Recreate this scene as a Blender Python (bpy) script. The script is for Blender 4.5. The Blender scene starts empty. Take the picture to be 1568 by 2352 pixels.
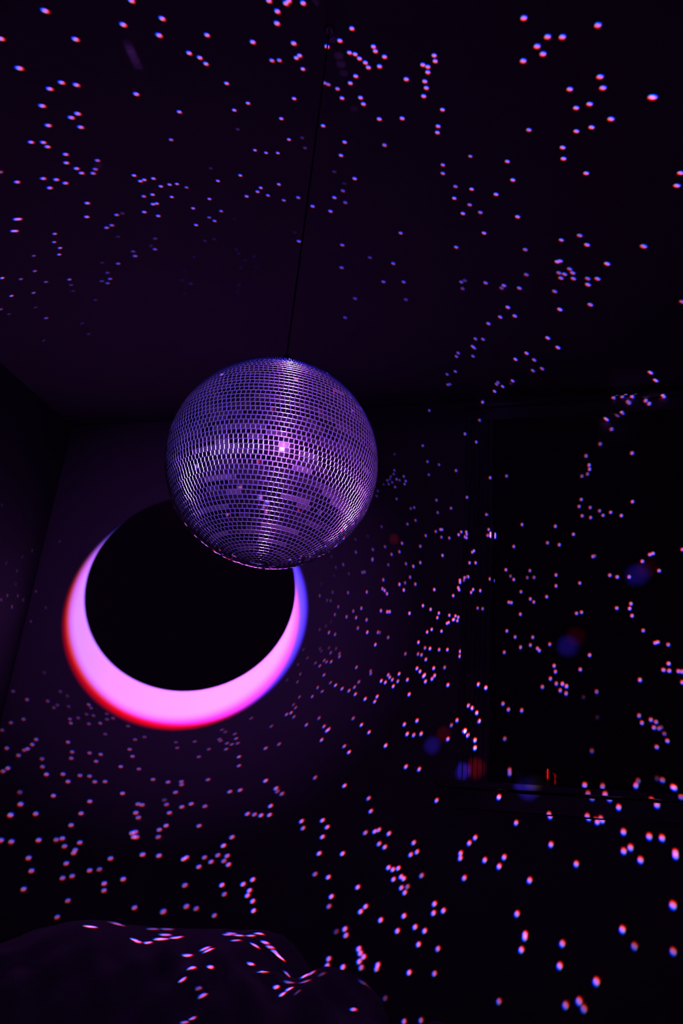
import bpy, bmesh, math, random
from mathutils import Vector, Matrix
from mathutils.bvhtree import BVHTree
import numpy as np
S = bpy.context.scene
COL = S.collection
rnd = random.Random(11)
V = Vector

# ------------------------------------------------------------------ camera
CAM = V((0.0, 0.0, 0.95))
CF = V((-0.27202778, 0.87939187, 0.39073113))
CR = V((0.96191807, 0.2597767, 0.08502757))
CU = V((0.02673029, -0.3989812, 0.91656942))
FPX = 1900.0
cd = bpy.data.cameras.new('camera')
cd.sensor_fit = 'VERTICAL'; cd.sensor_height = 23.52; cd.lens = 19.0
cd.clip_start = 0.02
cam = bpy.data.objects.new('camera', cd)
COL.objects.link(cam)
m = Matrix((CR, CU, -CF)).transposed().to_4x4()
m.translation = CAM
cam.matrix_world = m
S.camera = cam

# ------------------------------------------------------------------ view, world
S.view_settings.view_transform = 'Standard'
S.view_settings.look = 'None'
S.view_settings.gamma = 1.0
S.view_settings.exposure = 0.0
S.view_settings.use_curve_mapping = False
S.cycles.caustics_reflective = False
S.cycles.caustics_refractive = False
S.cycles.max_bounces = 6
S.cycles.sample_clamp_indirect = 4.0
S.cycles.use_light_tree = True
S.cycles.use_denoising = True
S.cycles.use_adaptive_sampling = False
S.cycles.light_sampling_threshold = 0.0
w = bpy.data.worlds.new('night'); S.world = w; w.use_nodes = True
w.node_tree.nodes['Background'].inputs[0].default_value = (0.25, 0.12, 0.5, 1)
w.node_tree.nodes['Background'].inputs[1].default_value = 0.0004

# ------------------------------------------------------------------ stage lamp (red, green, blue emitters in one head)
LAMP = V((0.45139885, -0.32170923, 1.43777308))
BALL = V((-0.68762968, 1.63515734, 1.80634644)); RB = 0.25
BEAM = {'R': (V((-0.50212734, 0.85435225, 0.1332)).normalized(), 0.1188),
        'G': (V((-0.5007, 0.8529, 0.1378)).normalized(), 0.1150),
        'B': (V((-0.49656649, 0.85656501, 0.1397)).normalized(), 0.1196)}
BPOW = {'R': 0.85, 'G': 0.185, 'B': 1.75}
EDGE = {'R': 0.004, 'G': 0.006, 'B': 0.005}
def NN(nt, kind, **kw):
    n = nt.nodes.new(kind)
    for k, v in kw.items():
        setattr(n, k, v)
    return n
def vdot(nt, src, vec):
    n = NN(nt, 'ShaderNodeVectorMath', operation='DOT_PRODUCT'); n.inputs[1].default_value = vec
    nt.links.new(src, n.inputs[0]); return n.outputs['Value']
def smap(nt, src, lo, hi, tmax, tmin=0.0, kind='SMOOTHSTEP'):
    n = NN(nt, 'ShaderNodeMapRange', interpolation_type=kind)
    n.inputs['From Min'].default_value = lo; n.inputs['From Max'].default_value = hi
    n.inputs['To Min'].default_value = tmin; n.inputs['To Max'].default_value = tmax
    nt.links.new(src, n.inputs['Value']); return n.outputs['Result']
def madd(nt, a, b, op='ADD'):
    n = NN(nt, 'ShaderNodeMath', operation=op)
    for i, q in enumerate((a, b)):
        if isinstance(q, (int, float)): n.inputs[i].default_value = q
        else: nt.links.new(q, n.inputs[i])
    return n.outputs[0]
ld = bpy.data.lights.new('stage_lamp', 'SPOT')
ld.energy = 4200.0; ld.spot_size = 1.9; ld.spot_blend = 1.0; ld.shadow_soft_size = 0.007
lo = bpy.data.objects.new('stage_lamp', ld); COL.objects.link(lo); lo.location = LAMP
lo.rotation_euler = BEAM['B'][0].to_track_quat('-Z', 'Y').to_euler()
ld.use_nodes = True
nt = ld.node_tree; em = nt.nodes['Emission']
geo = NN(nt, 'ShaderNodeNewGeometry')
D = geo.outputs['Incoming']
SPILL = ((0.08, 0.26, 0.0095), (0.10, 0.75, 0.0007))
comb = NN(nt, 'ShaderNodeCombineXYZ')
SC = {'R': 0.45, 'G': 0.10, 'B': 1.0}
cb = vdot(nt, D, BEAM['B'][0])
term = {}
side = V((0.862, 0.5065, 0.0))
for k in 'RGB':
    ax, half = BEAM[k]
    term[k] = smap(nt, vdot(nt, D, ax), math.cos(half + EDGE[k]), math.cos(half - EDGE[k]), BPOW[k])
term['R'] = madd(nt, term['R'], smap(nt, vdot(nt, D, side), BEAM['R'][0].dot(side) - 0.10, BEAM['R'][0].dot(side) + 0.05, 1.15, 0.62), 'MULTIPLY')
for i, k in enumerate('RGB'):
    v = term[k]
    if k != 'B': v = madd(nt, v, madd(nt, term['B'], {'R': 0.065, 'G': 0.030}[k], 'MULTIPLY'))
    for a0, a1, st in SPILL:
        v = madd(nt, v, smap(nt, cb, math.cos(a1), math.cos(a0), st * SC[k] * (1 if k != 'B' else 1)))
    nt.links.new(v, comb.inputs[i])
nt.links.new(comb.outputs[0], em.inputs['Color'])

# ------------------------------------------------------------------ helpers
def mat(name, col, rough=0.6, metal=0.0, spec=0.3, noise=0.0, nscale=8.0, bump=0.0, bscale=60.0, sheen=0.0):
    mt = bpy.data.materials.new(name); mt.use_nodes = True
    nt = mt.node_tree; b = nt.nodes['Principled BSDF']
    b.inputs['Base Color'].default_value = (*col, 1)
    b.inputs['Roughness'].default_value = rough
    b.inputs['Metallic'].default_value = metal
    b.inputs['Specular IOR Level'].default_value = spec
    if sheen: b.inputs['Sheen Weight'].default_value = sheen
    tc = nt.nodes.new('ShaderNodeTexCoord')
    if noise:
        n = nt.nodes.new('ShaderNodeTexNoise'); n.inputs['Scale'].default_value = nscale; n.inputs['Detail'].default_value = 4
        nt.links.new(tc.outputs['Object'], n.inputs['Vector'])
        r = nt.nodes.new('ShaderNodeMapRange')
        r.inputs['To Min'].default_value = 1 - noise; r.inputs['To Max'].default_value = 1 + noise
        nt.links.new(n.outputs['Fac'], r.inputs['Value'])
        mx = nt.nodes.new('ShaderNodeVectorMath'); mx.operation = 'SCALE'
        mx.inputs[0].default_value = col
        nt.links.new(r.outputs['Result'], mx.inputs['Scale'])
        nt.links.new(mx.outputs['Vector'], b.inputs['Base Color'])
    if bump:
        n2 = nt.nodes.new('ShaderNodeTexNoise'); n2.inputs['Scale'].default_value = bscale; n2.inputs['Detail'].default_value = 5
        nt.links.new(tc.outputs['Object'], n2.inputs['Vector'])
        bp = nt.nodes.new('ShaderNodeBump'); bp.inputs['Strength'].default_value = bump; bp.inputs['Distance'].default_value = 0.004
        nt.links.new(n2.outputs['Fac'], bp.inputs['Height'])
        nt.links.new(bp.outputs['Normal'], b.inputs['Normal'])
    return mt
def link(name, bm, mt, parent=None, smooth=False):
    me = bpy.data.meshes.new(name)
    bmesh.ops.recalc_face_normals(bm, faces=bm.faces)
    bm.to_mesh(me); bm.free()
    me.materials.append(mt)
    if smooth: me.shade_smooth()
    o = bpy.data.objects.new(name, me); COL.objects.link(o)
    if parent is not None:
        o.parent = parent
        o.matrix_parent_inverse = Matrix.Translation(-parent.location)
    return o
def box(bm, x0, x1, y0, y1, z0, z1, bev=0.0):
    r = bmesh.ops.create_cube(bm, size=1.0)
    vs = r['verts']
    bmesh.ops.scale(bm, vec=(x1 - x0, y1 - y0, z1 - z0), verts=vs)
    bmesh.ops.translate(bm, vec=((x0 + x1) / 2, (y0 + y1) / 2, (z0 + z1) / 2), verts=vs)
    if bev:
        es = {e for v in vs for e in v.link_edges}
        bmesh.ops.bevel(bm, geom=list(es), offset=bev, segments=2, affect='EDGES', profile=0.6)
def tube(bm, pts, r, seg=10, closed=False):
    pts = [V(p) for p in pts]; n = len(pts); rings = []
    up = V((0.3, 0.2, 1)).normalized()
    for i, p in enumerate(pts):
        a = pts[(i - 1) % n] if (closed or i > 0) else p
        b = pts[(i + 1) % n] if (closed or i < n - 1) else p
        t = (b - a).normalized()
        u = t.cross(up)
        if u.length < 0.05: u = t.cross(V((1, 0, 0)))
        u.normalize(); v = t.cross(u)
        rr = r[i] if isinstance(r, (list, tuple)) else r
        rings.append([bm.verts.new(p + rr * (math.cos(2 * math.pi * k / seg) * u + math.sin(2 * math.pi * k / seg) * v)) for k in range(seg)])
    for i in range(n if closed else n - 1):
        A, B = rings[i], rings[(i + 1) % n]
        off = 0
        if closed and i == n - 1:
            off = min(range(seg), key=lambda s: (A[0].co - B[s].co).length)
        for k in range(seg):
            bm.faces.new((A[k], A[(k + 1) % seg], B[(k + 1 + off) % seg], B[(k + off) % seg]))
    if not closed:
        bm.faces.new(rings[0][::-1]); bm.faces.new(rings[-1])
def lathe(bm, prof, c, seg=40):
    c = V(c); rings = []
    for r, z in prof:
        rings.append([bm.verts.new(c + V((r * math.cos(2 * math.pi * k / seg), r * math.sin(2 * math.pi * k / seg), z))) for k in range(seg)] if r > 1e-6 else [bm.verts.new(c + V((0, 0, z)))])
    for A, B in zip(rings, rings[1:]):
        if len(A) == 1 and len(B) == 1: continue
        for k in range(seg):
            j = (k + 1) % seg
            if len(A) == 1: bm.faces.new((A[0], B[j], B[k]))
            elif len(B) == 1: bm.faces.new((A[k], A[j], B[0]))
            else: bm.faces.new((A[k], A[j], B[j], B[k]))
def thing(name, label, cat, loc, group=None):
    o = bpy.data.objects.new(name, None); COL.objects.link(o)
    o.location = loc; o.empty_display_size = 0.05
    o['label'] = label; o['category'] = cat
    if group: o['group'] = group
    return o
def tag(o, label, cat):
    o['label'] = label; o['category'] = cat; return o
def struct(name, bm, mt, parent=None, label=None):
    o = link(name, bm, mt, parent)
    if parent is None: o['kind'] = 'structure'
    if label: o['label'] = label
    return o

# ------------------------------------------------------------------ room shell
X0, X1, Y0, Y1, ZC = -2.99, 1.60, -2.00, 3.8715, 3.30
WALL_A = 0.42
M_wall = mat('wall_paint', (0.42, 0.40, 0.41), rough=0.75, spec=0.2, noise=0.06, nscale=3, bump=0.10, bscale=160)
M_ceil = mat('ceiling_paint', (0.30, 0.285, 0.295), rough=0.8, spec=0.15, noise=0.04, nscale=4, bump=0.08, bscale=140)
M_floor = mat('floor_wood', (0.09, 0.06, 0.045), rough=0.5, noise=0.3, nscale=6)
M_trim = mat('dark_trim', (0.11, 0.10, 0.105), rough=0.28, spec=0.5, noise=0.08, nscale=10)
M_paint = mat('window_paint', (0.30, 0.285, 0.295), rough=0.35, spec=0.4, noise=0.06, nscale=10)
M_blind = mat('black_blind_cloth', (0.17, 0.16, 0.17), rough=0.85, spec=0.1, noise=0.08, nscale=20, bump=0.1, bscale=300)
def win_x(px): return px
WX0, WX1, WZ0, WZ1 = -0.405, 1.35, 1.335, 3.165
bm = bmesh.new()
T = 0.20
box(bm, X0 - T, WX0, Y1, Y1 + T, 0, ZC)
box(bm, WX1, X1 + T, Y1, Y1 + T, 0, ZC)
box(bm, WX0, WX1, Y1, Y1 + T, 0, WZ0)
box(bm, WX0, WX1, Y1, Y1 + T, WZ1, ZC)
struct('wall_back', bm, M_wall)
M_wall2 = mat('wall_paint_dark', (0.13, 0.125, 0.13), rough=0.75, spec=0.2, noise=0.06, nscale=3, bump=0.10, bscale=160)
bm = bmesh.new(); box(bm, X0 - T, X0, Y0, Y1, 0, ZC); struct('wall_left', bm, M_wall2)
bm = bmesh.new(); box(bm, X1, X1 + T, Y0, Y1, 0, ZC); struct('wall_right', bm, M_wall)
bm = bmesh.new(); box(bm, X0 - T, X1 + T, Y0 - T, Y0, 0, ZC); struct('wall_rear', bm, M_wall)
bm = bmesh.new(); box(bm, X0 - T, X1 + T, Y0 - T, Y1 + T, ZC, ZC + 0.1); struct('ceiling', bm, M_ceil)
bm = bmesh.new(); box(bm, X0 - T, X1 + T, Y0 - T, Y1 + T, -0.1, 0); struct('floor', bm, M_floor)
bm = bmesh.new(); box(bm, X0, X1, Y1 - 0.015, Y1, 0, 0.12, 0.004); struct('baseboard_back', bm, M_trim)
bm = bmesh.new(); box(bm, X0, X0 + 0.015, Y0, Y1 - 0.015, 0, 0.12, 0.004); struct('baseboard_left', bm, M_trim)

# window in the back wall: casing, head, deep sill, apron, dark blind
win = bpy.data.objects.new('window_1', None); COL.objects.link(win)
win.location = ((WX0 + WX1) / 2, Y1, WZ0); win['kind'] = 'structure'
bm = bmesh.new()
for i in range(6):                                                    # fluted casing board
    x = WX0 - 0.135 + i * 0.0225
    box(bm, x, x + 0.0215, Y1 - 0.022 + (0.006 if i % 2 else 0), Y1, WZ0, WZ1 + 0.06, 0.002)
struct('casing', bm, M_paint, win)
bm = bmesh.new(); box(bm, WX0 - 0.135, X1, Y1 - 0.028, Y1, WZ1, WZ1 + 0.075, 0.004); box(bm, WX0 - 0.15, X1, Y1 - 0.045, Y1, WZ1 + 0.075, WZ1 + 0.09, 0.003)
struct('head_casing', bm, M_paint, win)
bm = bmesh.new(); box(bm, WX0 - 0.22, X1, Y1 - 0.07, Y1 + 0.10, WZ0 - 0.028, WZ0, 0.005)
struct('sill', bm, M_paint, win)
bm = bmesh.new(); box(bm, WX0 - 0.15, X1, Y1 - 0.02, Y1, WZ0 - 0.115, WZ0 - 0.032, 0.004)
struct('apron', bm, M_paint, win)
bm = bmesh.new()
nx = 60
for i in range(nx):
    xa, xb = WX0 + (WX1 - WX0) * i / nx, WX0 + (WX1 - WX0) * (i + 1) / nx
    ya, yb = [Y1 + 0.055 + 0.004 * math.sin(q * 37) for q in (xa, xb)]
    vs = [bm.verts.new(p) for p in ((xa, ya, WZ0 + 0.004), (xb, yb, WZ0 + 0.004), (xb, yb, WZ1), (xa, ya, WZ1))]
    bm.faces.new(vs)
    vs = [bm.verts.new(p) for p in ((xa, ya + 0.003, WZ0 + 0.004), (xb, yb + 0.003, WZ0 + 0.004), (xb, yb + 0.003, WZ1), (xa, ya + 0.003, WZ1))]
    bm.faces.new(vs)
bmesh.ops.remove_doubles(bm, verts=bm.verts, dist=1e-5)
struct('blind', bm, M_blind, win)
bm = bmesh.new()
for a in ((WX0, WX0 + 0.05, WZ0, WZ1), (WX1 - 0.05, WX1, WZ0, WZ1), (WX0 + 0.05, WX1 - 0.05, WZ0, WZ0 + 0.05), (WX0 + 0.05, WX1 - 0.05, WZ1 - 0.05, WZ1), (0.44, 0.49, WZ0 + 0.05, WZ1 - 0.05)):
    box(bm, a[0], a[1], Y1 + 0.08, Y1 + 0.13, a[2], a[3])
struct('frame', bm, M_trim, win)
M_glass = bpy.data.materials.new('night_glass'); M_glass.use_nodes = True
g = M_glass.node_tree.nodes['Principled BSDF']; g.inputs['Transmission Weight'].default_value = 1; g.inputs['Roughness'].default_value = 0.02
bm = bmesh.new(); box(bm, WX0 + 0.05, WX1 - 0.05, Y1 + 0.10, Y1 + 0.106, WZ0 + 0.05, WZ1 - 0.05)
struct('glass', bm, M_glass, win)

# ------------------------------------------------------------------ pixel -> ray
def ray(px, py):
    return (CF * FPX + CR * (px - 784) + CU * (1176 - py)).normalized()

# ------------------------------------------------------------------ bed and blanket
HD = V((-0.29552, 0.95534, 0)); HS = V((0.95534, 0.29552, 0))
M_blanket = mat('dark_blanket_cloth', (0.30, 0.27, 0.30), rough=0.9, spec=0.1, noise=0.12, nscale=9, bump=0.25, bscale=220, sheen=0.2)
M_sheet = mat('bed_sheet', (0.12, 0.11, 0.12), rough=0.9, spec=0.1, noise=0.1)
def at_depth(px, py, v):
    r = ray(px, py); k = v / r.dot(HD); p = CAM + r * k
    return (p - CAM).dot(HS), p.z
def ridge(pts, v):
    q = [at_depth(x, y, v) for x, y in pts]
    return [a for a, _ in q], [b for _, b in q], v
RA = ridge([(-500, 2360), (-250, 2270), (-80, 2200), (20, 2158), (80, 2136), (150, 2119), (210, 2113), (270, 2116), (340, 2129), (430, 2134), (520, 2133), (600, 2136), (650, 2150), (690, 2188), (720, 2238), (760, 2320), (820, 2420), (1200, 2600)], 1.75)
RBB = ridge([(200, 2520), (420, 2345), (520, 2275), (590, 2246), (640, 2233), (700, 2225), (770, 2234), (840, 2256), (870, 2280), (888, 2320), (905, 2420), (1300, 2650)], 1.50)
RCC = ridge([(500, 2700), (760, 2440), (850, 2365), (905, 2347), (950, 2343), (1000, 2350), (1060, 2380), (1150, 2460), (1500, 2700)], 1.30)
def smax(vals, k=0.012):
    mx = max(vals); return mx + k * math.log(sum(math.exp((a - mx) / k) for a in vals))
def bh(u, v):
    hs = [0.52]
    for (us, zs, vr), front, back in ((RA, 0.10, 1.6), (RBB, 0.16, 1.9), (RCC, 0.2, 2.0)):
        z = float(np.interp(u + (0.10 * max(0.0, 1.75 - v) if vr == 1.75 else 0.0), us, zs))
        dv = v - vr
        if dv < 0:
            z = z - (front * (-dv) + 0.30 * dv * dv)
        else:
            z = z - back * dv * dv * 4 - 0.25 * dv
        hs.append(z)
    h = smax(hs)
    # cloth folds running down from the crest
    f = (0.006 * math.sin(31 * u + 9 * v + 2.0 * math.sin(7 * v)) + 0.004 * math.sin(57 * u - 23 * v + 1.3) + 0.003 * math.sin(90 * u + 41 * v)) 
    f *= min(1.0, max(0.15, abs(v - 1.75) / 0.25))
    return max(0.515, h + f * (1 if h > 0.54 else 0.2))
bm = bmesh.new()
NU, NV = 260, 150
U0, U1, V0, V1 = -1.25, 0.80, 0.55, 2.05
grid = []
for j in range(NV + 1):
    row = []
    for i in range(NU + 1):
        u = U0 + (U1 - U0) * i / NU; v = V0 + (V1 - V0) * j / NV
        p = HS * u + HD * v
        row.append(bm.verts.new((p.x, p.y, bh(u, v))))
    grid.append(row)
for j in range(NV):
    for i in range(NU):
        bm.faces.new((grid[j][i], grid[j][i + 1], grid[j + 1][i + 1], grid[j + 1][i]))
rim = [grid[0][i] for i in range(NU + 1)] + [grid[j][NU] for j in range(1, NV + 1)] + [grid[NV][i] for i in range(NU - 1, -1, -1)] + [grid[j][0] for j in range(NV - 1, 0, -1)]
low = [bm.verts.new((q.co.x, q.co.y, 0.502)) for q in rim]
for k in range(len(rim)):
    bm.faces.new((rim[k], low[k], low[(k + 1) % len(rim)], rim[(k + 1) % len(rim)]))
blanket = link('blanket', bm, M_blanket, smooth=True)
tag(blanket, 'dark rumpled blanket heaped in rounded humps at the bottom of the picture', 'blanket')

bed = thing('bed', 'dark low bed under the rumpled blanket', 'bed', HS * -0.2 + HD * 1.0)
def obox(bm, u0, u1, v0, v1, z0, z1, bev):
    b2 = bmesh.new(); box(b2, u0, u1, v0, v1, z0, z1, bev)
    M = Matrix((HS, HD, V((0, 0, 1)))).transposed().to_4x4()
    bmesh.ops.transform(b2, matrix=M, verts=b2.verts)
    me = bpy.data.meshes.new('t'); b2.to_mesh(me); b2.free(); bm.from_mesh(me); bpy.data.meshes.remove(me)
bm = bmesh.new(); obox(bm, -1.3, 0.9, -0.1, 2.1, 0.28, 0.50, 0.04); link('mattress', bm, M_sheet, bed)
bm = bmesh.new(); obox(bm, -1.33, 0.93, -0.13, 2.13, 0.14, 0.28, 0.01); link('bed_frame', bm, M_trim, bed)
for su, sv in ((-1.28, -0.08), (0.88, -0.08), (-1.28, 2.08), (0.88, 2.08)):
    bm = bmesh.new(); obox(bm, su - 0.03, su + 0.03, sv - 0.03, sv + 0.03, 0, 0.14, 0.004); link('leg', bm, M_trim, bed)

# ------------------------------------------------------------------ mirror ball
ball = thing('mirror_ball', 'large round mirror ball covered in small square mirror tiles hanging from a cord', 'mirror ball', BALL)
M_core = mat('ball_grout', (0.006, 0.0055, 0.009), rough=0.45, spec=0.6)
bm = bmesh.new(); bmesh.ops.create_uvsphere(bm, u_segments=96, v_segments=64, radius=RB - 0.0022)
bmesh.ops.translate(bm, vec=BALL, verts=bm.verts)
link('core', bm, M_core, ball, smooth=True)

M_mirror = bpy.data.materials.new('mirror_tile'); M_mirror.use_nodes = True
nt = M_mirror.node_tree; b = nt.nodes['Principled BSDF']
b.inputs['Metallic'].default_value = 1.0; b.inputs['Base Color'].default_value = (0.86, 0.85, 0.88, 1)
b.inputs['Roughness'].default_value = 0.022
at = nt.nodes.new('ShaderNodeAttribute'); at.attribute_name = 'painted_haze'
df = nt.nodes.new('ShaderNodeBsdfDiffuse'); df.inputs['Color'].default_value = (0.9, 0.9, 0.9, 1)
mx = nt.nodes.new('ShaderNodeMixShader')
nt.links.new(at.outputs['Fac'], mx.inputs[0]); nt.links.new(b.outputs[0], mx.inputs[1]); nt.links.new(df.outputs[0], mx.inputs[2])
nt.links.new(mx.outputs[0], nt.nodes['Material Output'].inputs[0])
M_edge = bpy.data.materials.new('ground_glass_edge'); M_edge.use_nodes = True
nt = M_edge.node_tree; b = nt.nodes['Principled BSDF']
b.inputs['Metallic'].default_value = 1.0; b.inputs['Base Color'].default_value = (0.46, 0.60, 0.68, 1); b.inputs['Roughness'].default_value = 0.12
df = nt.nodes.new('ShaderNodeBsdfDiffuse'); df.inputs['Color'].default_value = (0.013, 0.018, 0.026, 1)
b2_ = nt.nodes.new('ShaderNodeBsdfAnisotropic'); b2_.inputs['Color'].default_value = (0.42, 0.52, 0.62, 1); b2_.inputs['Roughness'].default_value = 0.27
mg = nt.nodes.new('ShaderNodeMixShader'); mg.inputs[0].default_value = 0.22
nt.links.new(b.outputs[0], mg.inputs[1]); nt.links.new(b2_.outputs[0], mg.inputs[2])
mx = nt.nodes.new('ShaderNodeMixShader'); mx.inputs[0].default_value = 0.4
nt.links.new(mg.outputs[0], mx.inputs[1]); nt.links.new(df.outputs[0], mx.inputs[2])
nt.links.new(mx.outputs[0], nt.nodes['Material Output'].inputs[0])

verts, faces, mats_, smooth_, painted_haze = [], [], [], [], []
ROWS = 74
PITCH = math.pi * RB / ROWS
for i in range(ROWS):
    th = -math.pi / 2 + (i + 0.5) * math.pi / ROWS
    if math.cos(th) * RB < 0.012: continue
    n = max(5, int(round(2 * math.pi * RB * math.cos(th) / PITCH)))
    ph0 = rnd.random() * 6.28
    row_tilt = rnd.gauss(0, 0.010)
    run = 0
    for k in range(n):
        if run <= 0:
            run = rnd.choice((3, 4, 6, 8, 11)); bt, bp = rnd.gauss(0, 0.009), rnd.gauss(0, 0.009)
            bd = 0.0014 * rnd.random() ** 2 + (0.007 * rnd.random() if rnd.random() < (0.16 if th < -0.1 else 0.035) else 0)  # violet reflections put in as diffuse haze, more often on the lower tiles
        run -= 1
        ph = ph0 + 2 * math.pi * (k + 0.5) / n
        N = V((math.cos(th) * math.cos(ph), math.cos(th) * math.sin(ph), math.sin(th)))
        E = V((-math.sin(ph), math.cos(ph), 0)); U = N.cross(E)
        a, b2 = row_tilt + bt + rnd.gauss(0, 0.008), bp + rnd.gauss(0, 0.008)
        N2 = (N + a * U + b2 * E).normalized(); E2 = (E - b2 * N).normalized(); U2 = N2.cross(E2)
        c = BALL + N * (RB - 0.0017)
        hw = (2 * math.pi * RB * math.cos(th) / n) / 2 - 0.00028
        hh = PITCH / 2 - 0.00030
        tw = hw - (math.pi * RB / ROWS / 2) * 0 
        base = len(verts)
        taper = math.sin(th) / max(math.cos(th), 0.05) * hh / RB      # rows narrow towards the poles
        lv = ((0.0, 0.0), (0.00092, 0.00008), (0.00136, 0.00030), (0.00156, 0.00058), (0.00161, 0.00086))
        cs = ((-1, -1), (1, -1), (1, 1), (-1, 1))
        def corner(sx, sy, hz, ins):
            wloc = hw * (1 - sy * taper * 0.9) - ins
            return c + E2 * (sx * wloc) + U2 * (sy * (hh - ins)) + N2 * hz
        for q in range(4):                                            # four ground edges, each with its own round
            p0, p1 = cs[q], cs[(q + 1) % 4]
            for hz, ins in lv:
                verts.append(corner(*p0, hz, ins)); verts.append(corner(*p1, hz, ins))
            for l in range(4):
                o_ = base + l * 2
                faces.append((o_, o_ + 1, o_ + 3, o_ + 2)); mats_.append(1); smooth_.append(True); painted_haze.append(0.0)
            base = len(verts)
        for p0 in cs: verts.append(corner(*p0, *lv[-1]))
        faces.append((base, base + 1, base + 2, base + 3)); mats_.append(0); smooth_.append(False); painted_haze.append(bd + 0.0002)
me = bpy.data.meshes.new('mirror_tiles')
me.from_pydata([tuple(v) for v in verts], [], faces)
me.materials.append(M_mirror); me.materials.append(M_edge)
me.polygons.foreach_set('material_index', mats_)
me.polygons.foreach_set('use_smooth', smooth_)
att = me.attributes.new('painted_haze', 'FLOAT', 'FACE'); att.data.foreach_set('value', painted_haze)
me.update()
tiles = bpy.data.objects.new('mirror_tiles', me); COL.objects.link(tiles); tiles.parent = ball
tiles.matrix_parent_inverse = Matrix.Translation(-BALL)

M_steel = mat('worn_steel', (0.35, 0.34, 0.37), rough=0.35, metal=1.0)
M_cord = mat('black_cord', (0.012, 0.011, 0.014), rough=0.8, spec=0.2)
top = BALL + V((0, 0, RB))
bm = bmesh.new(); lathe(bm, [(0, 0.004), (0.012, 0.0045), (0.020, 0.002), (0.028, -0.001), (0.030, -0.006), (0.0, -0.006)][::-1], top)
link('top_cap', bm, M_steel, ball, smooth=True)
bm = bmesh.new(); tube(bm, [top + V((0.011 * math.cos(t), 0, 0.014 + 0.011 * math.sin(t))) for t in np.linspace(0, 2 * math.pi, 20, endpoint=False)], 0.0016, 8, True)
link('eyelet', bm, M_steel, ball, smooth=True)

cord = thing('hanging_cord', 'thin black cord running from the mirror ball up to the ceiling', 'cord', top + V((0, 0, 0.025)))
bm = bmesh.new()
tube(bm, [top + V((0.0015 * math.sin(3 * t), 0.001 * math.cos(2 * t), 0.045 + (ZC - 0.05 - top.z - 0.045) * t)) for t in np.linspace(0, 1, 24)], 0.0021, 8)
link('line', bm, M_cord, cord, smooth=True)
bm = bmesh.new(); tube(bm, [top + V((0, 0.007 * math.cos(t), 0.030 + 0.013 * math.sin(t))) for t in np.linspace(0, 2 * math.pi, 20, endpoint=False)], 0.0012, 8, True)
link('shackle', bm, M_steel, cord, smooth=True)
bm = bmesh.new(); tube(bm, [top + V((0.006 * math.cos(4.2 * t), 0.006 * math.sin(4.2 * t), 0.043 + 0.016 * t / 2 )) for t in np.linspace(0, 2, 30)], 0.0022, 8)
link('knot', bm, M_cord, cord, smooth=True)
hook = thing('ceiling_hook', 'small metal hook in the ceiling holding the cord of the mirror ball', 'hook', (BALL.x, BALL.y, ZC))
bm = bmesh.new(); lathe(bm, [(0, 0), (0.018, 0), (0.018, -0.003), (0.012, -0.007), (0, -0.007)][::-1], (BALL.x, BALL.y, ZC), 24)
link('mounting_plate', bm, M_steel, hook, smooth=False)
bm = bmesh.new(); hp = [(0, 0, -0.007), (0, 0, -0.018)] + [(0.011 * math.sin(t), 0, -0.029 + 0.011 * math.cos(t)) for t in np.linspace(0.0, 4.9, 16)] 
tube(bm, [V((BALL.x, BALL.y, ZC)) + V(p) for p in hp], 0.0020, 8)
link('hook_wire', bm, M_steel, hook, smooth=True)
bm = bmesh.new(); tube(bm, [V((BALL.x, BALL.y, ZC - 0.040)) + V((0.0, 0.006 * math.cos(t), 0.004 + 0.011 * math.sin(t))) for t in np.linspace(0, 2 * math.pi, 18, endpoint=False)], 0.0019, 8, True)
link('loop', bm, M_cord, cord, smooth=True)

# small glossy box on the window sill
gx = -0.220
sb = thing('glass_box', 'small dark glass box with a red glint painted on one thin edge, standing on the window sill', 'box', (gx, Y1 + 0.0, WZ0))
M_dg = mat('dark_glass', (0.02, 0.018, 0.025), rough=0.12, spec=0.6)
M_red = mat('red_glint_paint', (0.85, 0.03, 0.03), rough=0.5, spec=0.4)  # red light glinting on the edge is put into its base colour
bm = bmesh.new(); box(bm, gx - 0.07, gx + 0.07, Y1 - 0.02, Y1 + 0.03, WZ0, WZ0 + 0.066, 0.003); link('glass_body', bm, M_dg, sb)
bm = bmesh.new(); box(bm, gx + 0.0705, gx + 0.0765, Y1 - 0.026, Y1 + 0.03, WZ0, WZ0 + 0.074, 0.001); link('red_glint', bm, M_red, sb)['label'] = 'thin glass edge with its red glint painted in'

# ------------------------------------------------------------------ beams thrown by single mirror tiles
bpy.context.view_layer.update()
dg = bpy.context.evaluated_depsgraph_get()
def cast(o, d, skip_ball=True):
    for _ in range(6):
        ok, loc, nrm, idx, ob, mt = S.ray_cast(dg, o, d)
        if not ok: return None
        nm = ob.name.split('.')[0]
        if skip_ball and nm in ('mirror_tiles', 'core', 'top_cap', 'eyelet', 'line', 'shackle', 'knot', 'loop', 'hook_wire'):
            o = loc + d * 0.002; continue
        return loc, nrm, nm
    return None
UL = (BALL - LAMP).normalized()
AX = V((0.86425464, 0.50305458, 0.0)); AY = V((0.08082404, -0.13885681, 0.98700874))
DL = AX * math.cos(0.96) + AY * math.sin(0.96)
def smooth01(x): x = max(0.0, min(1.0, x)); return x * x * (3 - 2 * x)
ALB = {'blind': 1.9, 'floor': 3.0, 'blanket': 1.7, 'casing': 1.3, 'head_casing': 1.3, 'sill': 1.3, 'apron': 1.3, 'wall_left': 3.0, 'ceiling': 1.4}
BEAMS = []
def beam(r, b, hit, nrm, nm, wide=1.0, colour=None):
    BEAMS.append((r.copy(), b, hit.copy(), nrm.copy(), nm, wide, colour))
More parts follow.
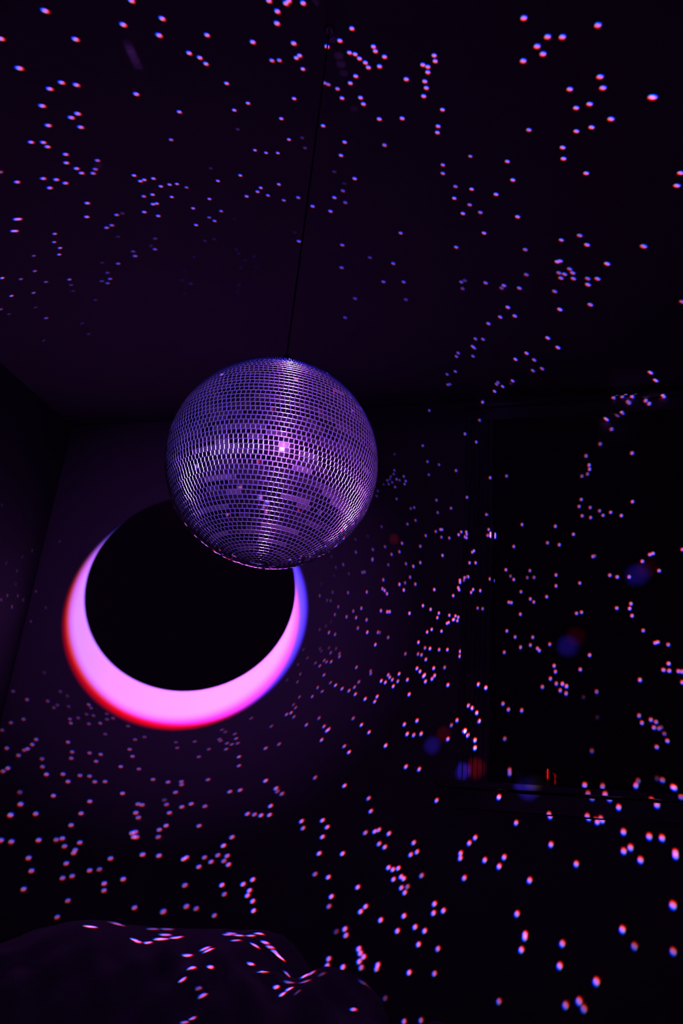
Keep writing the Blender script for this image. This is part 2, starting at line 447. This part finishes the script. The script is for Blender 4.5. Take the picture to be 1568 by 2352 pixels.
def aim(px, py):
    h = cast(CAM, ray(px, py))
    if h is None: return None
    hit, nrm, nm = h
    return (hit - BALL).normalized(), hit, nrm, nm
SZ = 1.0
WOFF = {'R': 0.70, 'G': 0.8, 'B': 1.0}
DOTS = (
"207,49,100 604,3,100 566,113,100 745,85,100 731,162,100 347,180,100 3,177,100 89,313,100 283,379,100 351,390,100 229,408,100 626,432,100 194,486,100 "
"357,522,100 328,540,100 222,576,100 371,584,100 143,653,100 199,654,100 219,674,100 302,709,100 305,748,100 448,737,70 438,777,60 352,774,100 "
"375,795,100 428,796,80 786,642,70 0,790,50 1235,3,100 1313,15,100 1326,3,100 1392,14,100 1274,52,100 1272,107,100 951,161,100 1161,193,100 "
"1349,199,100 869,244,100 918,265,100 946,293,100 1249,278,80 1283,277,70 1376,255,100 1361,266,100 1391,317,100 1502,214,100 1561,187,100 1041,383,100 "
"1491,381,60 1508,388,60 1550,408,80 1571,451,100 1351,453,100 1139,474,100 1076,506,100 824,514,100 1292,545,100 1484,578,100 1092,594,15 1327,641,100 "
"1388,633,15 1401,680,20 1171,690,100 1222,702,100 1276,703,100 1583,653,100 1566,714,100 968,773,12 1535,789,15 1616,131,100 1715,214,100 1724,235,100 "
"1605,242,100 1631,249,100 1651,269,100 1678,288,100 1692,310,100 1743,305,100 1766,261,100 1634,350,100 1609,382,100 1866,364,100 1994,255,100 "
"1999,281,100 1942,298,100 1965,307,100 1965,332,100 1951,374,100 1958,404,100 1946,442,100 1656,449,100 1669,478,100 1742,547,100 1847,544,100 "
"2032,504,100 2012,580,100 2009,609,100 1766,667,70 2160,718,70 2330,742,90 2034,758,80 2034,797,80 2406,83,100 2515,169,100 2583,170,100 2467,213,100 "
"2494,248,100 2403,280,100 2746,116,100 2756,353,100 2769,404,100 2617,410,100 2992,447,100 3002,447,100 2708,478,100 2646,496,100 2806,547,100 "
"2717,585,100 2647,603,100 2429,597,80 2584,678,100 2588,729,100 2692,796,100 3126,795,100 79,836,100 199,820,100 259,825,100 301,841,100 229,863,100 "
"616,806,100 645,832,100 663,826,100 705,820,100 739,856,100 779,848,100 661,902,80 701,894,100 789,905,100 401,933,100 399,996,100 703,938,100 "
"720,935,100 663,974,100 727,992,100 74,1007,100 89,1006,100 60,1061,100 74,1061,100 536,987,70 563,980,15 514,1035,60 490,1046,70 252,1074,80 "
"249,1112,70 276,1139,90 272,1169,90 155,1175,35 542,1088,10 713,1096,20 694,1129,10 712,1145,50 612,1155,30 621,1176,60 543,1211,50 160,1245,50 "
"10,1277,100 96,1282,40 211,1295,40 319,1284,60 327,1309,20 494,1253,25 506,1281,50 468,1291,25 495,1301,40 154,1345,50 53,1359,80 470,1207,10 "
"337,1337,10 440,1378,12 164,1412,12 41,1443,12 4,1421,30 212,1461,40 378,1486,8 408,1534,10 201,1564,10 813,845,100 857,861,60 1001,831,100 "
"1104,806,100 1281,847,100 1198,863,100 1183,881,100 1133,902,100 1231,898,80 962,914,100 1304,921,70 1370,908,80 887,957,100 1016,970,70 961,999,50 "
"986,1015,80 901,1034,100 1436,948,100 1536,908,100 1518,971,100 1575,877,50 1586,931,50 1373,1109,80 1572,1126,70 1569,1230,60 1585,1460,45 "
"943,1107,10 985,1100,8 878,1303,10 1086,1147,6 1096,1165,6 1127,1198,6 1106,1230,5 1178,1228,5 849,1351,6 898,1348,5 848,1244,5 892,1181,6 1354,1068,6 "
"1581,843,10 1076,1007,6 1165,1178,5 953,1267,5 836,1287,6 1101,1308,5 1091,1343,6 1629,821,100 2355,827,100 2092,857,70 2166,869,100 2278,893,100 "
"2086,911,100 2157,941,70 2206,976,70 2126,981,100 2377,996,100 1840,1071,80 2223,1071,100 2095,1136,80 1699,1184,30 1806,1211,70 1761,1295,60 "
"1854,1296,60 2118,1296,50 2135,1289,25 2124,1326,35 2230,1300,70 2314,1312,70 2303,1324,40 2385,1324,70 1631,1372,40 1864,1377,30 2332,1412,100 "
"2297,1457,80 2364,1452,90 2243,1487,80 2183,1557,60 2218,1559,60 2170,1592,80 2178,1599,60 3109,853,100 2662,1082,70 2578,1103,80 2696,1125,90 "
"2956,1132,80 2412,1147,60 2559,1203,100 2573,1199,80 2616,1236,60 2630,1254,70 2567,1254,60 2593,1260,70 2576,1278,70 2633,1280,70 2417,1262,50 "
"2699,1280,60 2700,1308,90 2788,1212,100 2744,1281,80 2547,1339,60 2711,1400,80 2571,1422,100 2515,1553,100 2562,1597,100 3134,1387,60 2104,1622,60 "
"2096,1638,60 2172,1637,60 2367,1651,100 2091,1707,60 2053,1720,50 2056,1768,50 2066,1765,40 2287,1757,50 2280,1766,60 2308,1776,80 2354,1750,80 "
"2271,1798,100 2216,1848,90 2345,1762,10 1971,1886,50 2202,1931,60 2135,1994,70 2186,2031,80 1941,2048,50 1963,2121,50 2016,2135,35 2094,2162,60 "
"1969,2181,40 2251,2195,80 2326,2187,60 1811,2087,15 1811,2161,35 1808,2178,30 1794,2190,25 1778,2207,30 1790,2202,20 1801,2216,30 1785,2224,30 "
"1821,2202,50 1835,2206,30 1854,2189,50 1863,2210,50 1858,2224,50 1814,2238,40 1762,2226,15 1735,2256,20 1729,2279,20 1821,2292,35 1886,2336,30 "
"1902,2332,35 2004,2298,45 2144,2285,70 2071,2335,50 2010,2355,40 1908,2391,35 2234,2364,80 2418,1623,100 2453,1654,70 2447,1703,60 2489,1694,60 "
"2987,1712,100 3011,1748,100 2817,1828,80 2857,1822,70 2902,1823,100 3046,1820,90 2882,1845,50 2890,1852,50 2965,1841,80 2981,1855,80 2856,1897,60 "
"2834,1909,30 2784,1926,100 2808,1972,60 2756,2040,50 2691,2095,60 2902,2082,80 2705,2137,80 2707,2156,80 2698,2178,50 2672,2188,50 2669,2295,70 "
"2659,2327,70 2710,2332,60 2753,2347,60 2769,2368,70 2804,2354,80 2904,2305,90 2673,2370,70 2712,2378,70 2853,2369,90 1871,2408,40 1752,2420,20 "
"1955,2461,50 1632,2478,12 1689,2463,8 1846,2496,60 1768,2512,30 1930,2510,50 1712,2525,30 1634,2537,30 1798,2547,45 1834,2535,50 1711,2568,40 "
"1709,2574,30 1930,2585,60 1576,2594,25 1542,2607,12 1783,2595,25 1864,2590,40 1898,2602,70 1664,2630,30 1674,2628,30 1602,2636,12 1533,2644,6 "
"1883,2652,45 1760,2664,50 1860,2678,35 1907,2684,60 1834,2685,80 1756,2705,60 1766,2713,70 1854,2711,90 1777,2728,70 1994,2709,100 1527,2721,15 "
"1598,2723,30 1684,2720,50 1468,2737,20 1501,2758,12 1518,2760,15 1553,2788,25 1659,2795,50 1622,2808,35 1749,2806,70 1778,2811,80 1789,2811,80 "
"1537,2824,25 1591,2834,40 1635,2838,50 1683,2848,50 1880,2818,100 1942,2783,100 1977,2800,100 1643,2886,40 1510,2906,40 1538,2915,30 1686,2905,80 "
"1735,2905,45 1744,2907,20 1782,2929,40 1723,2962,80 1961,2904,100 1982,2892,100 1921,2951,100 1951,2977,60 1974,2980,110 1496,2876,8 1467,2893,10 "
"1510,2977,12 1468,2980,10 1543,2980,12 1519,2857,5 1475,2683,5 1522,2557,8 2001,2442,50 2022,2433,60 2030,2433,60 2027,2468,50 2063,2472,60 "
"2118,2444,80 2106,2457,90 2132,2466,80 2141,2444,90 2143,2455,90 2142,2471,90 2244,2433,80 2239,2460,80 2256,2452,100 2256,2463,100 2397,2410,80 "
"2359,2511,80 2032,2552,80 2169,2537,100 2176,2531,100 2156,2586,90 2184,2586,90 2323,2618,90 2433,2622,60 2344,2647,40 2359,2663,80 2421,2654,40 "
"2452,2653,50 2149,2650,100 2133,2654,80 2130,2666,40 2112,2666,100 2112,2676,90 2104,2700,100 2108,2710,100 2254,2662,100 2081,2737,100 2172,2709,100 "
"2164,2722,100 2206,2714,100 2392,2719,70 2435,2752,80 2451,2766,70 2336,2767,80 2348,2769,80 2193,2794,50 2216,2797,50 2015,2817,100 2008,2838,100 "
"2063,2827,100 2091,2830,100 2084,2846,100 2080,2848,100 2104,2836,100 2100,2852,100 2060,2860,100 2052,2864,100 2389,2822,80 2027,2900,100 "
"2327,2899,80 2365,2927,70 2446,2928,70 2435,2964,70 2390,2974,80 2467,2979,80 2476,2989,80 2016,2985,80 2054,2985,100 2113,2993,100 2315,2997,70 "
"2550,2418,80 2633,2455,80 2514,2494,70 2568,2503,80 3134,2525,100 2722,2557,70 2731,2554,30 2984,2548,100 2998,2543,100 2949,2579,90 3026,2622,90 "
"2800,2643,80 2834,2651,90 2889,2651,90 2553,2642,80 2662,2679,80 2553,2692,80 2510,2742,80 2647,2818,80 2670,2813,80 2832,2794,90 2897,2774,100 "
"2891,2796,110 2902,2829,100 2953,2897,80 3008,2954,100 3020,2950,100 3068,2962,80 2524,2960,70 2707,3010,90 2544,3059,90 2550,3086,80 2664,3076,80 "
"3070,3049,110 3046,3078,100 3073,3082,100 3115,3084,90 3132,3086,90 3133,3135,100 2938,3124,100 2527,3118,80 2554,3141,80 2582,3142,110 2601,3153,110 "
"2490,3156,70 2572,3172,80 2599,3186,80 2739,3178,50 1861,3004,40 1392,2984,8 1475,2991,10 1518,2999,25 1558,3003,25 1558,3017,35 1411,3023,12 "
"1448,3046,20 1468,3059,35 1488,3034,30 1499,3041,30 1520,3040,45 1368,3053,10 1378,3097,18 1317,3124,8 1365,3133,18 1487,3101,45 1636,3066,45 "
"1701,3083,35 1702,3095,35 1647,3133,40 1517,3136,30 1540,3148,70 1570,3164,60 1458,3159,35 1479,3176,35 1602,3173,55 1627,3157,45 1631,3189,70 "
"1750,3128,100 1769,3135,90 1782,3101,70 1789,3112,70 1801,3123,70 1826,3130,70 1832,3096,90 1870,3123,90 1805,3153,100 1433,3200,40 1374,3202,25 "
"1347,3237,20 1357,3251,30 1315,3282,40 1336,3274,50 1349,3293,30 1676,3211,90 1731,3200,90 1720,3223,80 1878,3190,100 1464,3299,35 1406,3330,50 "
"1487,3337,55 1500,3357,70 1509,3350,70 1621,3300,40 1659,3330,90 1694,3364,90 1856,3328,100 1869,3372,110 1899,3377,80 1476,3399,70 1580,3428,60 "
"1602,3455,90 1770,3425,110 2111,3015,90 1919,3005,50 1935,3009,60 1955,3030,80 1914,3071,100 1928,3085,100 1991,3070,100 2041,3067,50 1944,3107,100 "
"1949,3101,100 1995,3104,100 1983,3119,90 1953,3131,100 2056,3147,100 2197,3144,100 2230,3160,100 2151,3242,90 2168,3253,90 2189,3275,100 2309,3233,80 "
"2334,3260,80 2395,3264,80 1914,3311,100 2098,3309,100 2199,3313,90 2072,3332,50 1933,3371,100 2132,3360,130 2135,3357,100 2148,3379,80 2180,3401,80 "
"2056,3395,100 2180,3436,100 2317,3394,50 2934,3288,70 2947,3321,80 2988,3307,80 3012,3317,70 3002,3343,80 3025,3347,50 3035,3342,30 3050,3371,40 "
"3064,3404,90 3015,3432,80 2717,3450,30 2339,3538,60 2340,3554,60 2684,3607,100 2766,3613,70 2919,3609,100 2929,3588,40 3041,3584,60 3017,3577,15 "
"3089,3616,100 3097,3620,100 2719,3666,50 2799,3670,80 3127,3661,50 2840,3709,100 3016,3698,100 2526,3750,100 2369,3780,100 2703,3758,100 2742,3776,100 "
"2765,3769,100 2862,3822,100 2980,3843,100 3039,3850,100 2529,3880,100 2894,3894,100 2863,3910,100 3100,3916,100 2679,3203,10 2742,3296,8 1863,3522,90 "
"1924,3534,90 2004,3677,90 2290,3662,100 1692,3667,70 1702,3726,80 1677,3825,70 1720,3819,90 1739,3812,80 1785,3829,90 1740,3876,80 1766,3891,90 "
"1899,3871,90 1914,3913,90 1885,3926,90 2181,3848,100 2154,3873,100 2114,3920,100 2113,3942,100 2225,3951,100 2314,3938,100 2291,3980,110 2131,4033,90 "
"1783,3985,100 1803,3994,100 1828,3988,100 1841,4027,100 1853,4036,100 1806,4039,100 1842,4078,90 1870,4073,50 1858,4100,90 1935,4022,60 1642,4075,100 "
"1678,4164,100 1655,4187,100 1747,4226,100 1854,4207,100 1994,4152,100 1990,4194,100 2035,4183,100 1905,4258,100 1824,4276,100 1949,4276,100 "
"2373,4198,100 1245,3336,20 1153,3299,15 1019,3352,15 1035,3362,15 1078,3371,20 1084,3392,30 1091,3414,25 1007,3395,20 1013,3403,20 1042,3414,25 "
"1064,3419,25 1038,3441,30 808,3409,15 894,3406,20 814,3435,20 959,3441,20 913,3476,25 1097,3476,50 1097,3517,40 1219,3437,40 1281,3418,30 833,3590,35 "
"834,3604,35 955,3581,35 806,3639,40 1055,3636,50 1102,3629,50 1219,3586,70 1267,3621,60 1273,3635,30 1294,3646,40 1446,3572,40 1581,3609,90 "
"835,3706,50 878,3692,50 941,3703,40 1242,3702,70 1136,3738,60 1168,3741,50 1198,3745,70 1237,3743,70 914,3793,50 1065,3845,60 1026,3884,80 "
"1384,3772,80 1391,3804,60 1480,3768,90 1502,3799,90 1480,3844,90 1465,3920,90 1572,3921,100 843,3946,80 856,3938,70 939,3938,50 969,3958,60 "
"1000,3928,50 1028,3954,50 1043,3931,60 1049,3971,70 913,3981,60 1446,4015,50 1507,4029,90 1160,4040,90 1116,4061,90 1019,4065,90 849,4066,50 "
"61,3176,12 125,3214,20 220,3221,15 278,3177,10 310,3197,8 204,3090,6 248,3251,12 265,3239,10 316,3245,10 408,3237,25 419,3252,15 398,3281,12 "
"430,3287,15 491,3279,12 492,3304,15 520,3299,15 360,3298,15 322,3303,20 326,3322,25 409,3325,18 461,3322,25 589,3335,15 484,3372,15 109,3304,20 "
"51,3320,20 11,3354,15 167,3397,30 149,3420,35 128,3440,35 112,3446,25 86,3470,30 32,3437,30 313,3409,35 621,3397,20 664,3385,15 332,3454,30 "
"328,3483,30 412,3459,30 463,3465,35 442,3497,35 596,3442,30 609,3474,35 555,3521,40 638,3532,30 194,3486,25 196,3522,30 37,3529,40 15,3543,30 "
"214,3557,50 290,3556,40 368,3562,35 412,3565,35 313,3590,45 436,3591,40 483,3590,40 703,3580,35 772,3592,40 92,3639,20 246,3655,50 563,3644,50 "
"413,3681,50 95,3694,50 49,3744,60 165,3738,50 373,3736,50 327,3790,50 634,3693,40 653,3697,40 624,3733,50 636,3755,40 765,3695,35 755,3674,15 "
"778,3733,50 763,3792,60 732,3811,50 727,3844,40 607,3826,60 622,3821,50 615,3844,60 627,3845,50 5,3860,50 53,3866,50 178,3859,55 259,3857,40 "
"287,3851,50 367,3870,50 274,2487,5 147,2530,5 103,2560,5 29,2587,6 77,2623,7 73,2683,5 165,2717,8 34,2736,12 6,2755,12 82,2738,10 107,2757,8 "
"55,2788,15 210,2792,6 142,2855,8 8,2323,5 297,3887,45 346,3904,45 339,3918,50 305,3966,50 132,3941,50 145,4000,50 109,4084,50 508,3943,50 655,3925,60 "
"730,3930,60 412,3998,50 457,3993,35 288,4033,45 332,4024,45 566,4038,60 479,4058,60 478,4090,50 312,4137,40 263,4212,40 618,4169,50 750,4187,50 "
"408,4256,100 423,4257,100 538,4244,50 556,4250,20 520,4237,15 617,4317,100 633,4326,90 680,4330,100 703,4267,30 760,4294,80 768,4268,30 730,4313,100 "
"750,4314,90 1030,4107,50 856,4163,50 901,4173,40 984,4205,50 1145,4090,90 1136,4113,90 1160,4139,90 1164,4183,100 1521,4118,100 1510,4163,50 "
"1544,4279,20 1583,4267,90 1588,4296,80 1509,4404,80 1502,4435,90 1574,4442,100 810,4307,100 943,4356,100 958,4364,100 861,4389,100 881,4445,100 "
"966,4442,100 838,4500,80 913,4539,30 932,4572,70 884,4678,60 848,4696,50 1047,4293,70 1063,4287,70 1097,4297,90 1084,4319,70 1151,4298,90 "
"1190,4288,100 1217,4329,100 1241,4350,80 1262,4371,80 1277,4389,100 1290,4399,100 1170,4342,100 1152,4428,100 1211,4463,100 1319,4474,50 1328,4512,40 "
"1399,4483,100 1399,4510,40 1430,4470,60 1269,4534,100 1329,4542,100 1297,4567,100 1366,4557,15 1479,4474,15 1921,4338,100 2010,4358,80 1647,4358,100 "
"1654,4378,100 1669,4395,100 1649,4416,100 1658,4444,70 1734,4432,100 1729,4450,80 1878,4467,100 1994,4472,70 1669,4515,15 1768,4585,20 2290,4600,50 "
"1623,4636,70 1855,4692,70 1932,4687,50 2645,3969,100 2940,3951,100 3101,3932,100 2431,4044,100 2410,4292,110 2409,4307,100 2393,4363,100 2581,4335,90 "
"3089,4159,100 2857,4270,100 2912,4347,50 3090,4371,60 2569,4437,100 2737,4509,90 2596,4618,60 2658,4599,70 2680,4634,50 ")
for t in DOTS.split():
    x, y, b = t.split(',')
    A = aim(int(x) / 2.0, int(y) / 2.0)
    if A is None: continue
    beam(A[0], int(b) / 100.0, *A[1:])
# wide soft blue / red patches near the window; last pair added to light the box edge
for x, y, col, b, wd in ((992, 1712, (0.06, 0.03, 1), 0.16, 4.6), (1018, 1686, (1, 0.02, 0.03), 0.05, 4.0), (1303, 1484, (0.06, 0.03, 1), 0.16, 4.6), (1322, 1462, (1, 0.02, 0.03), 0.035, 4.0),
                         (1463, 1320, (0.06, 0.03, 1), 0.16, 4.2), (1484, 1305, (1, 0.02, 0.03), 0.03, 3.6), (905, 1238, (1, 0.04, 0.03), 0.06, 3.4), (1062, 1772, (0.06, 0.03, 1), 0.16, 4.0),
                         (1092, 1765, (1, 0.02, 0.03), 0.06, 4.6), (1205, 1802, (0.06, 0.03, 1), 0.20, 4.5), (1232, 1802, (0.5, 0.25, 0.3), 0.10, 4.0), (1257, 1770, (1, 0.01, 0.01), 0.8, 0.8), (1257, 1782, (1, 0.01, 0.01), 0.8, 0.8)):
    A = aim(x, y)
    if A: beam(A[0], b, *A[1:], wide=wd, colour=col)
# long faint streaks on the ceiling
for x, y, b in ((303, 124, 0.085), (298, 112, 0.07), (310, 138, 0.075), (317, 152, 0.05), (293, 100, 0.03), (778, 128, 0.05), (783, 148, 0.05), (789, 168, 0.04), (812, 250, 0.03), (226, 380, 0.04), (721, 6, 0.04), (761, 90, 0.04)):
    A = aim(x, y)
    if A: beam(A[0], b, *A[1:], wide=1.4, colour=(0.45, 0.12, 1))
# beams that land outside the picture (rear, right and left walls, floor): seen in the ball's own tiles
cnt = 0
while cnt < 170:
    r = V((rnd.gauss(0, 1), rnd.gauss(0, 1), rnd.gauss(0, 1))).normalized()
    n = (r - UL).normalized()
    if n.dot(-UL) < 0.45: continue
    h = cast(BALL + r * 0.27, r)
    if h is None: continue
    hit, nrm, nm = h
    q = hit - CAM; z = q.dot(CF)
    if z > 0:
        sx, sy = 784 + FPX * q.dot(CR) / z, 1176 - FPX * q.dot(CU) / z
        if -40 < sx < 1608 and -40 < sy < 2400: continue
    beam(r, 0.9 * rnd.uniform(0.5, 1), hit, nrm, nm); cnt += 1

# group the reflected beams by direction; one lamp per lit patch of the ball
dirs = np.array([tuple(q[0]) for q in BEAMS])
K = 18
cen = [dirs[0]]
for _ in range(K - 1):
    dmax = np.max(np.array([dirs @ c for c in cen]), axis=0)
    cen.append(dirs[int(np.argmin(dmax))])
cen = np.array(cen)
for _ in range(12):
    lab = np.argmax(dirs @ cen.T, axis=1)
    for k in range(K):
        if (lab == k).any():
            c = dirs[lab == k].sum(axis=0); cen[k] = c / np.linalg.norm(c)
RES = 1024
# apparent width of the light dots (photo pixels) measured at points of the room
SIZES = """104,25,20 284,57,18 45,156,19 40,417,13 440,430,9.5 140,190,16 97,405,13 330,410,11 650,30,17 675,226,12 610,350,9.5 930,180,14.6 1010,300,13 1075,360,11
1202,42,19 1370,60,20 1290,345,14.6 1500,225,20 1550,425,16.5 1180,410,13 1045,570,11.5 920,535,11 1290,550,12.5 1347,560,14.5 1475,566,17 1490,860,13 1400,965,13 1100,960,9.6 985,940,8.6 910,1100,8
1075,1225,8.8 1040,1415,8.8 1160,1310,10 1276,1320,10.7 1350,1180,11 1450,1330,12.2 1480,1660,14 760,1360,8.8 850,1500,9.5 700,1560,9 850,1650,10.6 1060,1640,11.3 1100,1700,12.8 930,1770,12.7
1145,1830,14.8 1360,1880,17.5 1500,1920,20.8 1180,2100,18.5 900,2000,14.5 1000,2080,16.2 1290,2160,20.6 1550,2080,25 1370,2250,25 620,1870,14 560,1960,15.6 540,1700,11 450,1660,10 430,1900,14
310,1950,16.5 100,1800,14 60,1640,12.7 200,1640,11.5 300,1720,12 25,1875,17.6 60,2040,16.8 370,2090,19 570,2060,15.6 830,2190,17 40,1350,9 300,2155,13 420,2210,17 650,2260,15 560,2150,13 600,2190,16 780,1100,8 100,600,9 50,700,9"""
SIZES = np.array([[float(c) for c in q.split(',')] for q in SIZES.split()])
def want_size(h):
    q = h - CAM; z = q.dot(CF); x, y = 784 + FPX * q.dot(CR) / z, 1176 - FPX * q.dot(CU) / z
    if z <= 0 or not (-50 < x < 1620 and -50 < y < 2400): return None
    w_ = 1.0 / (((SIZES[:, 0] - x) ** 2 + (SIZES[:, 1] - y) ** 2) + 600.0) ** 1.5
    return float((w_ * SIZES[:, 2]).sum() / w_.sum())
def seen_size(O, t, p, q, hx, hy, hit, nrm):
    pts = []
    for s_ in (t, t + p * hx, t + q * hy):
        den = nrm.dot(s_)
        h = O + s_ * (nrm.dot(hit - O) / den)
        c = h - CAM; z = c.dot(CF); pts.append(np.array((FPX * c.dot(CR) / z, FPX * c.dot(CU) / z)))
    a, b = pts[1] - pts[0], pts[2] - pts[0]
    return 2.0 * math.sqrt(abs(a[0] * b[1] - a[1] * b[0]) + 1e-6)
EN = 1000.0
for k in range(K):
    idx = [i for i in range(len(BEAMS)) if lab[i] == k]
    if not idx: continue
    A = V(cen[k]); O = BALL + A * (RB + 0.02)
    X = A.cross(V((0.1, 0.2, 1))).normalized(); Y = A.cross(X)
    tv = [(BEAMS[i][2] - O).normalized() for i in idx]
    TT = max(max(abs(t.dot(X)), abs(t.dot(Y))) / t.dot(A) for t in tv) + 0.03
    img = np.zeros((RES, RES, 3), np.float32)
    for i, t in zip(idx, tv):
        _, b, hit, nrm, nm, wide, colour = BEAMS[i]
        d = (hit - O).length
        n = (t - UL).normalized(); ct = max(0.10, n.dot(-UL))
        p = n - t * n.dot(t); p = p.normalized() if p.length > 1e-4 else t.cross(V((0, 0, 1))).normalized()
        q = t.cross(p)
        wd = (0.0035 + 0.0115 * ct) * wide
        hx = SZ * (0.0100 * ct + wd * d) / 2 / d; hy = SZ * (0.0100 + wd * d) / 2 / d
        if wide == 1.0:
            ws = want_size(hit)
            if ws:
                k_ = max(0.45, min(2.6, ws / 1.30 / seen_size(O, t, p, q, hx, hy, hit, nrm)))
                hx *= k_; hy *= k_
        uv = lambda s_: np.array((s_.dot(X) / s_.dot(A), s_.dot(Y) / s_.dot(A)))
        c0 = uv(t); J = np.array((uv(t + p * hx) - c0, uv(t + q * hy) - c0)).T
        Ji = np.linalg.inv(J)
        P = BALL + n * RB; pl = (P - LAMP).normalized()
        cw = max(0.22, abs(nrm.dot(t)))
        val = 66.0 * 1.25 * b ** 1.3 * d * d / cw * ALB.get(nm, 1.0) / EN
        if colour is None:
            wt = {c: smooth01((BEAM[c][1] - pl.angle(BEAM[c][0])) / 0.030 + WOFF[c]) for c in 'RGB'}
            amp = (0.05 + 0.80 * wt['R'], 0.035 + 0.155 * wt['G'], 1.2)
            dr = DL - 2 * DL.dot(n) * n
            e = np.array(((dr.dot(p)) / hx, dr.dot(q) / hy)); e /= np.linalg.norm(e)
            f = np.array((-e[1], e[0]))
            offs = (0.34 * e, 0.12 * f - 0.06 * e, -0.34 * e); rad = 0.86
        else:
            amp = colour; offs = (np.zeros(2),) * 3; rad = 1.0
        ex = np.abs(J).sum(axis=1) * 1.7
        lo_ = ((c0 - ex) / TT * 0.5 + 0.5) * RES; hi_ = ((c0 + ex) / TT * 0.5 + 0.5) * RES
        ax0, ay0 = [max(0, int(v_)) for v_ in lo_]; ax1, ay1 = [min(RES, int(v_) + 2) for v_ in hi_]
        if ax1 <= ax0 or ay1 <= ay0: continue
        xs = ((np.arange(ax0, ax1) + 0.5) / RES * 2 - 1) * TT - c0[0]
        ys = ((np.arange(ay0, ay1) + 0.5) / RES * 2 - 1) * TT - c0[1]
        gx_, gy_ = np.meshgrid(xs, ys)
        w0 = Ji[0, 0] * gx_ + Ji[0, 1] * gy_; w1 = Ji[1, 0] * gx_ + Ji[1, 1] * gy_
        soft = 0.85 if colour is None else 0.95
        for c in range(3):
            rr = ((np.abs((w0 - offs[c][0]) / rad)) ** 2.3 + (np.abs((w1 - offs[c][1]) / rad)) ** 2.3) ** (1 / 2.3)
            x = np.clip((1.0 + soft * 0.45 - rr) / soft, 0, 1)
            img[ay0:ay1, ax0:ax1, c] += (val * amp[c] * x * x * (3 - 2 * x)).astype(np.float32)
    im = bpy.data.images.new('beam_pattern', RES, RES, float_buffer=True, alpha=False)
    im.colorspace_settings.name = 'Non-Color'
    buf = np.ones((RES, RES, 4), np.float32); buf[:, :, :3] = img
    im.pixels.foreach_set(buf.ravel()); im.update(); im.pack()
    ld = bpy.data.lights.new('mirror_beams', 'SPOT')
    ld.energy = EN; ld.shadow_soft_size = 0.0; ld.spot_blend = 0.0
    ld.spot_size = min(3.0, 2 * math.atan(max(math.hypot(t.dot(X), t.dot(Y)) / t.dot(A) for t in tv) + 0.03))
    ld.use_nodes = True
    nt = ld.node_tree; em = nt.nodes['Emission']
    geo = NN(nt, 'ShaderNodeNewGeometry'); D = geo.outputs['Incoming']
    z = vdot(nt, D, A)
    u = madd(nt, madd(nt, madd(nt, vdot(nt, D, X), z, 'DIVIDE'), 0.5 / TT, 'MULTIPLY'), 0.5)
    v = madd(nt, madd(nt, madd(nt, vdot(nt, D, Y), z, 'DIVIDE'), 0.5 / TT, 'MULTIPLY'), 0.5)
    cx = NN(nt, 'ShaderNodeCombineXYZ'); nt.links.new(u, cx.inputs[0]); nt.links.new(v, cx.inputs[1])
    tx = NN(nt, 'ShaderNodeTexImage', extension='CLIP', interpolation='Linear'); tx.image = im
    nt.links.new(cx.outputs[0], tx.inputs['Vector']); nt.links.new(tx.outputs['Color'], em.inputs['Color'])
    o = bpy.data.objects.new('mirror_beams', ld); COL.objects.link(o)
    o.matrix_world = Matrix.Translation(O) @ Matrix((X, -Y, -A)).transposed().to_4x4()
